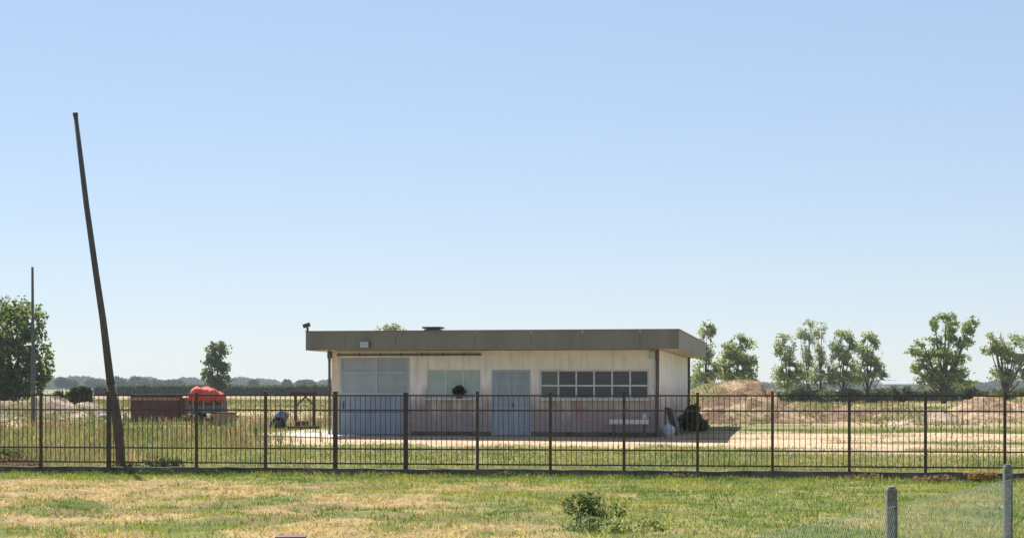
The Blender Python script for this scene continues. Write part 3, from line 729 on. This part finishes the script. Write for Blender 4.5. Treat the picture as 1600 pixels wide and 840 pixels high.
# ------------------------------------------------------------------ poles
t = thing('leaning_pole', 'tall dark wooden utility pole leaning left just behind the railings', 'pole', (-10.66, 44.6, 0))
Yp = 44.6; pts = []; rad = []
for (u, v, wpx) in [(190,732,13.5),(187.5,700,13.5),(182,650,13.5),(173,600,12.5),(161,500,10.5),(150.5,430,9.5),(135,320,8.5),(118,180,7)]:
    p = px(u, v, Yp); pts.append(p - Vector((-10.66, 44.6, 0))); rad.append(wpx/F*Yp/2)
pts[0].z = -.3
m = MB(); m.tube(pts[3:], rad[3:], 14); m.build('shaft', M_pole, t, smooth=True)
m = MB(); m.tube(pts[:4], [r+.012 for r in rad[:4]], 14); m.build('butt', M_polebase, t, smooth=True)
m = MB(); pp = pts[-1]; m.tube([pp-Vector((0,0,.02)), pp+Vector((-.005,0,.06))], rad[-1]+.012, 12); m.build('cap', M_darkmetal, t)
q = place(52, 78); t = thing('thin_pole', 'thin upright grey pole in front of the big tree on the left', 'pole', q)
zt_ = px(51, 417, 78).z - q[2]
m = MB(); m.tube([(0,0,-.2),(0,0,3.1)], .105, 10); m.build('sleeve', M_greypole, t)
m = MB(); m.tube([(0,0,3.1),(-.02,0,zt_*.6),(-.04,0,zt_)], [.085,.07,.055], 10); m.build('shaft', M_greypole, t)

# ------------------------------------------------------------------ chain-link fence in the right foreground
cl = thing('chainlink_fence', 'galvanised wire mesh fence on square concrete posts in the right foreground', 'fence', (3.26, 14.3, gzf(3.26,14.3)))
o0 = Vector(cl.location)
PP = [Vector((.3, 8.85, 0)), Vector((3.26,14.3,0)), Vector((5.48,18.4,0)), Vector((9.6, 19.2, 0))]
for i, p in enumerate(PP):
    z0 = gzf(p.x, p.y); hw = .044
    m = MB(); zT = 1.35 - (.04 if i in (0,) else 0)
    m.box(p.x-o0.x-hw, p.x-o0.x+hw, p.y-o0.y-hw, p.y-o0.y+hw, z0-o0.z-.3, zT-o0.z-.015)
    m.box(p.x-o0.x-hw+.012, p.x-o0.x+hw-.012, p.y-o0.y-hw+.012, p.y-o0.y+hw-.012, zT-o0.z-.0145, zT-o0.z)
    m.build('post', M_conc, cl, bevel=.006)
for i in range(3):
    a_, b_ = PP[i], PP[i+1]; d_ = (b_-a_).normalized(); nrm = Vector((d_.y, -d_.x, 0)); 
    if nrm.y > 0: nrm = -nrm
    A_ = a_ - o0 + nrm*.06; Lf = (b_-a_).length; z0, z1_ = .03, 1.2; Hh = z1_-z0; sp = .062
    A_.z = 0; V = []; Fc = []; r = .0010
    def strand(s0, h0, s1, h1, off=0, r=r):
        p = A_ + d_*s0 + nrm*off + Vector((0,0,z0+h0-o0.z)); q = A_ + d_*s1 + nrm*off + Vector((0,0,z0+h1-o0.z))
        n_ = len(V); t_ = (q-p).normalized(); e = t_.cross(nrm).normalized()*r; f_ = nrm*r
        for c_ in (p, q): V.extend([c_+e, c_-e*.5+f_*.87, c_-e*.5-f_*.87])
        Fc.extend([(n_, n_+1, n_+4, n_+3), (n_+1, n_+2, n_+5, n_+4), (n_+2, n_, n_+3, n_+5)])
    s = -Hh
    while s < Lf:
        for sg in (1, -1):
            s0, s1 = s, s+Hh; h0, h1 = (0, Hh) if sg == 1 else (Hh, 0)
            if s0 < 0: h0 = h0 + sg*(0-s0); s0 = 0
            if s1 > Lf: h1 = h1 - sg*(s1-Lf); s1 = Lf
            if s1 > s0: strand(s0, h0, s1, h1, .0018*sg)
        s += sp
    nm = np_mesh('wire_mesh', [tuple(v) for v in V], Fc, M_galv, parent=cl)
    V = []; Fc = []
    for h_ in (0.02, Hh*.5, Hh-.01): strand(0, h_, Lf, h_, .007, .0026)
    np_mesh('tension_wire', [tuple(v) for v in V], Fc, M_galv, parent=cl)
# ------------------------------------------------------------------ weeds & foreground shrub
def weed(u, Y, w_, h_, n, label, cols, name='weed_clump', size=.06, spiky=True, group=None):
    q = place(u, Y); t = thing(name, label, 'weed' if name == 'weed_clump' else 'shrub', q, 0, group)
    bl = [(random.uniform(-w_,w_)*.7, random.uniform(-.3,.3)*w_, random.uniform(.2,.6)*h_, w_*.5, w_*.4, h_*.4) for _ in range(7)]
    leafcloud('foliage', bl, int(n*1.6), size, cols, t, gap=.13)
    k = 60; a = rng.uniform(0,2*PI,k); r_ = rng.uniform(0,1,k)**.6*w_*.7
    P = np.c_[np.cos(a)*r_, np.sin(a)*r_*.5, np.zeros(k)-.02]
    blades('stem', P, rng.uniform(.5,1.1,k)*h_, np.full(k, size*.22), vary(cols[1], k), rng.uniform(.05,.45,k), None, parent=t)
    return t
weed(932, 26.5, .50, .62, 1500, 'dark bushy shrub in the mown grass at the bottom centre', ((.07,.10,.03),(.20,.25,.08)), 'bramble_shrub', .06)
weed(905, 25.2, .40, .36, 600, 'greyish straggly weed left of the foreground shrub', ((.17,.22,.08),(.34,.38,.16)), size=.05)
weed(985, 25.6, .62, .28, 1000, 'low pale leafy weed right of the foreground shrub', ((.18,.23,.07),(.40,.43,.16)), size=.055)
weed(205, 43.2, .45, .42, 900, 'dark green weed at the foot of the leaning pole behind the railings', ((.03,.06,.025),(.07,.11,.04)))
weed(258, 43.0, .55, .55, 1300, 'taller dark green weed right of the leaning pole at the kerb', ((.03,.06,.03),(.07,.11,.045)))
weed(240, 41.6, .6, .22, 700, 'low weed growing over the kerb right of the leaning pole', ((.05,.08,.03),(.1,.14,.05)))
weed(22, 43.8, .8, .45, 1300, 'reddish dry weed patch behind the railings at the far left', ((.18,.10,.06),(.26,.17,.09)))
weed(8, 46, .7, .8, 1200, 'green tall weed behind the reddish patch at the far left', ((.07,.10,.03),(.13,.16,.06)))
weed(690, 42.1, .35, .22, 500, 'small green weed behind the kerb between the blue door and brick wall', ((.06,.09,.03),(.12,.15,.05)))
weed(455, 42.4, .7, .20, 700, 'reddish brown dry weed along the kerb near the concrete pad', ((.20,.12,.08),(.30,.2,.13)))
weed(1240, 40.9, .8, .22, 800, 'yellowish brown weed along the kerb below the dirt mound', ((.17,.13,.05),(.3,.22,.1)))
weed(1533, 39.0, .38, .30, 800, 'rusty orange dry weed at the kerb next to the right mesh post', ((.28,.15,.05),(.36,.22,.08)))
weed(1470, 38.9, .6, .2, 600, 'brownish dry weed under the railings near the right mesh post', ((.2,.13,.08),(.3,.2,.12)))
for i, (u, w_, c1, c2, lab) in enumerate([(345,.5,(.06,.09,.03),(.13,.15,.05),'short green tuft over the kerb just right of the third railing post'), (590,.6,(.10,.10,.04),(.2,.17,.08),'brownish green tuft over the kerb below the blue door'),
        (800,.5,(.08,.11,.035),(.16,.19,.06),'green tuft over the kerb below the grey blue double door'), (1050,.6,(.09,.10,.04),(.2,.18,.08),'olive tuft over the kerb below the corner downpipe'), (1340,.7,(.15,.12,.06),(.28,.22,.11),'straw coloured tuft over the kerb below the sand heap')]):
    weed(u, fpt(u).y-.25, w_, .16, 600, lab, (c1, c2), size=.05)
# small brown block at the bottom edge
q = (-2.92, 22.0, gzf(-2.92,22.0)); t = thing('timber_block', 'squat dark brown timber block in the grass at the bottom edge', 'block', q, .05)
m = MB(); m.box(-.19,.19,-.15,.15,-.05,.23); m.build('body', M_timber, t, bevel=.01)
m = MB(); m.box(-.2,.2,-.16,.16,.232,.25); m.build('cap', M_rustdark, t)

# ------------------------------------------------------------------ heaps
def heap(name, u0, u1, Y, dep, prof, label, c1, c2, cat='mound', weeds=True, seed=1):
    """prof(s)->height, s in 0..1 along the heap"""
    x0 = (u0-800)/F*Y; x1 = (u1-800)/F*Y; nx = int(max(40, (x1-x0)/.16)); ny = 46
    S, Tt = np.meshgrid(np.linspace(0,1,nx), np.linspace(-1,1,ny))
    Xw = x0+(x1-x0)*S; Yw = Y+Tt*dep
    hh = prof(S)*np.clip(1-np.abs(Tt)**1.6, 0, 1)**1.1
    hh = hh*(1+.16*(fbm(Xw*.9, Yw*.7, seed)-.5)) + .34*(fbm(Xw*2.3, Yw*2.1, seed+3)-.5)*ss(0,.3,hh)
    hh = hh*(1-.22*ss(.5,.62,fbm(Xw*.8, Tt*1.2, seed+5))) + .16*(vn(Xw*4.1, Yw*3.3, seed+6)-.5)*ss(0,.3,hh)
    edge = ss(0,.04,S)*ss(1,.96,S)*ss(1,.93,np.abs(Tt))
    Zw = gz(Xw, Yw) - .12*(1-edge) + hh*edge
    n1 = fbm(Xw*.7, Zw*2.2+Yw*.5, seed+7); 
    col = mix3(np.broadcast_to(np.array(c1), Xw.shape+(3,)), c2, ss(.40,.56,n1))
    col = mix3(col, np.array(c2)*.7, ss(.55,.7,fbm(Xw*2.1, Zw*4+Yw, seed+8)))
    gr = ss(.5,.62, fbm(Xw*.5+9, Yw*.5, seed+9)); col = mix3(col, [.19,.19,.065], gr*.8)
    idx = np.arange(ny*nx).reshape(ny,nx)
    Q = np.stack([idx[:-1,:-1], idx[:-1,1:], idx[1:,1:], idx[1:,:-1]], -1).reshape(-1,4)
    xc = (x0+x1)/2
    o = np_mesh(name, np.stack([Xw-xc, Yw-Y, Zw], -1).reshape(-1,3), Q, M_heap, col=col.reshape(-1,3), smooth=True)
    o.location = (xc, Y, 0); tag(o, label, cat)
    if weeds:
        k = int((x1-x0)*260); ii = rng.integers(0, nx*ny, k); ok = (edge.ravel()[ii] > .5) & (rng.uniform(0,1,k) < .15+gr.ravel()[ii])
        ii = ii[ok]; k = len(ii)
        P = np.c_[Xw.ravel()[ii]-xc, Yw.ravel()[ii]-Y, Zw.ravel()[ii]-.02]
        c_ = mix3(np.broadcast_to(np.array([.14,.17,.05]), (k,3)), [.36,.28,.13], rng.uniform(0,1,k))
        w_ = blades('weeds', P, rng.uniform(.1,.32,k), rng.uniform(.03,.06,k), c_, rng.uniform(.1,.7,k), None, parent=o); w_['kind'] = 'stuff'
    return o
g_ = lambda s, c, w: np.exp(-((s-c)/w)**2)
tan = (.44,.32,.21); brn = (.27,.17,.11); pale = (.56,.45,.34)
heap('dirt_mound', 1010, 1285, 88, 6.5, lambda s: 2.05*np.exp(-((s-.46)/.27)**4)+.12*g_(s,.50,.1)+.75*g_(s,.76,.13), 'big brown excavated dirt mound right of the workshop', (.46,.33,.20), (.24,.15,.09), seed=4)
heap('earth_bank', 1215, 1420, 92, 4.5, lambda s: .95*g_(s,.15,.2)+.8*g_(s,.5,.2)+.85*g_(s,.88,.15), 'low weedy brown earth bank stretching right from the dirt mound', (.36,.26,.15), brn, 'bank', seed=13)
heap('sand_heap', 1345, 1505, 84, 4, lambda s: .55*g_(s,.35,.2)+.6*g_(s,.7,.22), 'pale pinkish sand heap in front of the largest tree', (.62,.50,.38), (.5,.37,.28), seed=23)
heap('clay_bank', 1480, 1720, 96, 4.5, lambda s: 1.0*g_(s,.2,.22)+1.3*g_(s,.6,.3), 'orange brown clay bank at the right edge of the yard', (.52,.37,.24), (.33,.22,.14), 'bank', seed=33)
heap('rubble_heap', -90, 165, 96, 4, lambda s: 1.5*g_(s,.25,.2)+1.45*g_(s,.62,.2)+.8*g_(s,.9,.1), 'long pale heap of rubble and weeds at the far left of the yard', (.55,.47,.37), (.34,.26,.18), 'rubble', seed=43)
heap('rust_soil_heap', 500, 560, 110, 3, lambda s: .6*g_(s,.5,.3), 'small soil heap glimpsed left of the workshop', brn, tan, seed=53)

# ------------------------------------------------------------------ trees
def tree(name, Y, base_u, blobs, label, n=4000, leaf=.30, cols=GREEN, trunk_r=.18, group=None, cat='tree', limbs=True, dep=.8, gap=.5):
    """blobs : (u, v, ru, rv) clump centres and radii in photo units at distance Y"""
    k = Y/F; bx = (base_u-800)*k; bzz = gzf(bx, Y)
    t = thing(name, label, cat, (bx, Y, bzz), 0, group)
    B_ = []
    if 180 <= Y <= 206: blobs = blobs + [(base_u-10, 586, 14, 15), (base_u+11, 580, 12, 15), (base_u, 568, 10, 12)]
    for (u, v, ru, rv) in blobs:
        B_.append(((u-base_u)*k, random.uniform(-.5,.5)*ru*k, CH-(v-605)*k-bzz, ru*k, max(ru,rv)*k*dep, rv*k))
    # break each clump into smaller uneven sub-clumps
    sub = []
    for (x,y,z,a,b,c) in B_:
        for _ in range(6):
            d = Vector((random.gauss(0,1), random.gauss(0,1), random.gauss(0,1))).normalized(); f_ = random.uniform(.5,1.1); s = random.uniform(.3,.55)
            sub.append((x+d.x*a*f_, y+d.y*b*f_, z+d.z*c*f_, a*s, b*s, c*s))
        sub.append((x,y,z,a*1.2,b*1.2,c*1.2)); sub.append((x,y,z,a*1.35,b*1.35,c*1.25))
    leafcloud('crown', sub, int(n*(2.2 if leaf > .3 else 2.6)), leaf*(.95 if leaf > .3 else .85), cols, t, gap=gap)
    m = MB(); top = max(B_, key=lambda q: q[2]); zt_ = top[2]*.75; zz = min(q[2] for q in B_)
    m.tube([(0,0,-.2),(random.uniform(-.1,.1),0,zz*.5),(top[0]*.4,0,zt_*.55),(top[0]*.8,top[1]*.5,zt_)], [trunk_r, trunk_r*.85, trunk_r*.6, trunk_r*.2], 8)
    m.build('trunk', M_bark, t, smooth=True)
    if limbs:
        for q in B_:
            m = MB(); s0 = Vector((q[0]*.12, 0, max(.3, q[2]*.35))); e = Vector((q[0], q[1], q[2]+q[5]*.3)); mid = (s0+e)/2 + Vector((0,0,-.08*q[2]))
            m.tube([s0, mid, e], [trunk_r*.5, trunk_r*.35, trunk_r*.08], 6); m.build('limb', M_bark, t, smooth=True)
    return t
RG = ((.22,.275,.10), (.42,.46,.22))
SG = ((.26,.30,.17), (.44,.47,.29))
tree('broadleaf_tree', 150, 20, [(5,490,34,26),(40,500,30,24),(15,530,46,34),(55,545,24,30),(0,560,40,34),(40,575,32,22),(70,570,12,16),(-40,520,40,50),(-30,580,50,25),(60,590,20,10),(-70,560,40,40),(8,597,30,14),(45,599,24,12),(-25,612,40,14),(12,613,30,13),(42,611,22,11)],
     'big dense rounded dark tree at the left edge behind the thin pole', n=17000, leaf=.36, cols=((.08,.12,.03),(.23,.27,.07)), trunk_r=.35)
tree('column_tree', 260, 338, [(340,546,16,11),(334,562,15,12),(346,572,13,12),(332,585,14,12),(346,595,13,12),(338,600,16,9)], 'narrow upright green tree standing alone left of the workshop', n=5200, leaf=.42, cols=((.08,.12,.04),(.17,.21,.08)), trunk_r=.2)
tree('roof_peek_tree', 230, 607, [(600,520,14,10),(612,513,13,8),(625,520,10,9),(608,545,24,20),(608,580,26,22)], 'pale green tree top showing over the roof of the workshop', n=4200, leaf=.35, cols=SG)
tree('slender_tree', 190, 1103, [(1104,508,9,9),(1100,525,11,13),(1112,516,6,9),(1104,545,12,14),(1098,565,14,15),(1112,580,14,14),(1100,592,18,12)], 'slender upright pale green tree just right of the workshop roof', n=5000, leaf=.27, cols=RG, trunk_r=.16)
tree('bushy_tree', 192, 1150, [(1156,530,9,9),(1145,543,14,11),(1168,540,14,13),(1135,558,14,12),(1155,562,20,15),(1172,568,12,14),(1130,578,16,13),(1152,584,20,14),(1168,590,14,10)], 'bushy pale green tree behind the big dirt mound', n=8000, leaf=.27, cols=RG)
tree('forked_tree', 200, 1232, [(1225,530,12,9),(1217,545,9,12),(1236,545,8,10),(1232,566,11,13),(1222,582,13,12),(1243,580,13,13),(1230,597,20,9)], 'forked pale green tree right of the dirt mound, leftmost of the open row', n=5000, leaf=.26, cols=RG)
tree('tall_thin_tree', 204, 1262, [(1266,506,8,7),(1257,518,10,10),(1250,528,8,8),(1264,530,9,12),(1260,550,7,13),(1264,570,7,13),(1260,590,12,12)], 'tall thin see-through tree second in the row with a spread top', n=3800, leaf=.25, cols=SG)
tree('spindly_tree', 200, 1282, [(1284,510,8,7),(1278,520,9,11),(1280,540,8,13),(1282,560,8,12),(1284,580,12,12),(1294,592,16,10)], 'spindly tree with a narrow crown third in the row', n=3800, leaf=.25, cols=SG)
tree('oval_tree', 198, 1318, [(1318,525,14,10),(1308,538,12,11),(1328,540,12,12),(1315,556,15,13),(1322,574,14,13),(1310,590,18,11),(1332,594,14,9)], 'oval leafy tree fourth in the row between spindly and pointed trees', n=6500, leaf=.26, cols=RG)
tree('pointed_tree', 200, 1355, [(1356,526,9,8),(1366,535,8,10),(1346,542,13,11),(1364,552,13,12),(1352,568,15,12),(1370,574,12,10),(1345,590,14,10),(1378,587,10,5)], 'pointed tree at the right end of the open row of trees', n=6000, leaf=.26, cols=RG)
tree('spreading_tree', 190, 1475, [(1476,496,14,8),(1460,505,6,12),(1486,508,12,10),(1520,503,10,8),(1512,516,10,12),(1440,535,10,9),(1463,530,10,10),(1485,530,14,12),(1505,533,13,11),(1428,547,13,9),(1452,556,16,12),(1478,556,18,14),(1500,558,14,12),(1440,573,14,11),(1466,582,18,14),(1492,584,20,14),(1450,596,18,9),(1500,599,20,7)],
     'largest spreading tree with upswept branches on the right', n=15000, leaf=.26, cols=((.17,.235,.06),(.38,.44,.15)), trunk_r=.3)
tree('vase_tree', 185, 1572, [(1552,527,12,9),(1548,545,12,10),(1565,545,11,11),(1590,530,14,10),(1605,545,16,14),(1588,555,12,10),(1570,562,9,10),(1574,580,8,12),(1573,596,12,9),(1622,530,14,12),(1560,536,14,12),(1578,548,15,13),(1600,560,16,14),(1600,585,14,14)], 'vase shaped tree at the right edge of the picture', n=7500, leaf=.26, cols=RG, trunk_r=.24)
# bushes at tree feet
def bush(name, u, Y, wpx, hpx, label, n, cols, leaf=.3, group=None):
    k = Y/F; x = (u-800)*k; z = gzf(x, Y); t = thing(name, label, 'bush', (x, Y, z), 0, group)
    bl = [(random.uniform(-.8,.8)*wpx*k, random.uniform(-.6,.6)*wpx*k*.5, random.uniform(.2,.7)*hpx*k, wpx*k*random.uniform(.25,.45), wpx*k*.3, hpx*k*random.uniform(.3,.45)) for _ in range(9)]
    leafcloud('foliage', bl, n, leaf, cols, t)
    m = MB()
    for q in range(4): m.tube([(random.uniform(-.3,.3)*wpx*k, 0, -.1), (random.uniform(-.6,.6)*wpx*k, 0, hpx*k*.6)], [.06,.02], 5)
    m.build('stem', M_bark, t); return t
bush('field_bush', 128, 140, 26, 34, 'rounded mid green bush left of the leaning pole', 3000, ((.06,.085,.025),(.12,.15,.05)))
bush('field_bush', 95, 142, 14, 26, 'small green bush between the big tree and the rounded bush', 1400, ((.06,.085,.03),(.11,.14,.05)))
bush('field_bush', 1585, 165, 40, 28, 'green bush below the vase shaped tree', 2600, ((.06,.09,.03),(.12,.15,.05)))
bush('field_bush', 1410, 205, 18, 24, 'low dark bush left of the spreading tree', 1200, ((.04,.06,.025),(.08,.1,.04)))
bush('field_bush', 1266, 196, 38, 28, 'long low scrub under the tall thin tree', 3800, ((.10,.135,.06),(.22,.25,.12)))
bush('field_bush', 1344, 196, 38, 28, 'low scrub under the pointed tree', 3600, ((.10,.135,.06),(.22,.25,.12)))
bush('field_bush', 1525, 200, 26, 26, 'dark scrub right of the spreading tree', 1600, ((.03,.05,.03),(.07,.09,.04)))

# hedges : long leafy strips
def hedge(name, u0, u1, Y, h, w_, label, n, leaf, cols, kind=None, var=.25):
    k = Y/F; x0, x1 = (u0-800)*k, (u1-800)*k; L_ = x1-x0; xc = (x0+x1)/2
    X = rng.uniform(-L_/2, L_/2, n); top = h*(1-var+2*var*fbm(X/h*.35+7, X*0, 81+int(Y)))
    Z = top*rng.uniform(0,1,n)**.7; Yy = rng.uniform(-w_/2, w_/2, n)
    P = np.c_[X, Yy, Z]
    a = rng.normal(size=(n,3)); a /= np.linalg.norm(a,axis=1)[:,None]; b = np.cross(a, rng.normal(size=(n,3))); b /= np.linalg.norm(b,axis=1)[:,None]
    s = (leaf*rng.uniform(.6,1.3,n))[:,None]
    V = np.stack([P-a*s*.5, P+b*s*.4, P+a*s*.5, P-b*s*.4], 1); i = np.arange(n)*4
    tt = rng.uniform(0,1,n)[:,None]; col = np.array(cols[0])*(1-tt)+np.array(cols[1])*tt
    o = np_mesh(name, V.reshape(-1,3), np.c_[i,i+1,i+2,i+3], M_leaf, col=np.repeat(col,4,0)); o.location = (xc, Y, gzf(xc, Y))
    return tag(o, label, 'hedge' if kind is None else 'trees', kind=kind)
hedge('field_hedge', 150, 640, 380, 2.1, 5, 'low straight dark green hedge across the far field left of the workshop', 26000, .8, ((.05,.08,.03),(.09,.12,.04)), var=.12)
hedge('dark_hedge', 1200, 1760, 215, 1.55, 3, 'low dark hedge running under the row of trees on the right', 15000, .42, ((.09,.115,.07),(.2,.22,.12)), var=.45)
hedge('distant_wood', -400, 760, 1500, 8.0, 60, 'far off blue green line of woodland on the left horizon', 30000, 3.2, ((.035,.06,.03),(.07,.095,.05)), kind='stuff', var=.75)
hedge('horizon_wood', 1040, 2100, 1300, 5.5, 60, 'far off low line of woodland on the right horizon', 24000, 3.0, ((.035,.06,.03),(.07,.095,.05)), kind='stuff', var=.6)
FG = ((.035,.055,.03),(.06,.085,.045))
for (u, wd, tp_, Y, lab) in [(104,15,590,900,'distant dark tree nearest the big left tree'), (150,13,592,1000,'distant round tree just left of the leaning pole'), (186,10,589,950,'distant tree just right of the leaning pole'),
                             (218,14,589,900,'distant broad tree above the rusty skip'), (246,12,594,1000,'lower distant tree above the right of the skip'), (272,14,594,950,'distant flat tree left of the red tarpaulin'),
                             (396,6,599,900,'tiny distant tree right of the column tree'), (448,6,600,900,'tiny distant tree above the blue barrel'), (478,12,600,950,'low distant tree above the gantry frame')]:
    tree('distant_tree', Y, u, [(u-wd*.5, (tp_+602)/2, wd*.55, (602-tp_)*.5), (u+wd*.45, (tp_+604)/2+1, wd*.55, (602-tp_)*.42), (u, 599, wd, 5)], lab, n=900, leaf=1.5, cols=FG, trunk_r=.3, group='distant trees on the horizon', limbs=False, gap=0)

# distant pale shed
k = 600/F; t = thing('distant_shed', 'long pale low shed on the horizon between the pointed and spreading trees', 'shed', ((1412-800)*k, 600, RISE), .05)
m = MB(); m.box(-8.5, 8.5, -5, 5, 0, 3.0); m.build('wall', M_barn, t)
m = MB(); m.add([(-8.9,-5.4,3.01),(8.9,-5.4,3.01),(8.9,5.4,3.01),(-8.9,5.4,3.01),(-8.9,0,4.4),(8.9,0,4.4)], [(0,1,5,4),(2,3,4,5),(0,4,3),(1,2,5),(0,3,2,1)]); m.build('roof', M_barnroof, t)
for xx in (-5,0,5):
    m = MB(); m.box(xx-1.2,xx+1.2,-5.08,-5.01,.1,2.4); m.build('door', M_greypole, t)
k = 500/F; t = thing('white_kiosk', 'tiny bright white hut on the horizon left of the pale shed', 'hut', ((1385-800)*k, 500, RISE))
m = MB(); m.box(-.9,.9,-.8,.8,0,2.6); m.build('wall', M_white, t)
m = MB(); m.box(-1.1,1.1,-1,1,2.61,2.8); m.build('roof', M_barnroof, t)

# ------------------------------------------------------------------ haze
HAZE = 0.00020
if HAZE:
    m = MB(); m.box(-1500, 1500, -80, 2600, -1.2, 16.0)
    mh = bpy.data.materials.new('haze'); mh.use_nodes = True; nn = mh.node_tree.nodes; nn.remove(nn['Principled BSDF'])
    pv = nn.new('ShaderNodeVolumePrincipled'); pv.inputs['Density'].default_value = HAZE; pv.inputs['Color'].default_value = (.80,.88,.97,1)
    mh.node_tree.links.new(pv.outputs[0], nn['Material Output'].inputs['Volume'])
    o = m.build('haze', mh); tag(o, kind='stuff')
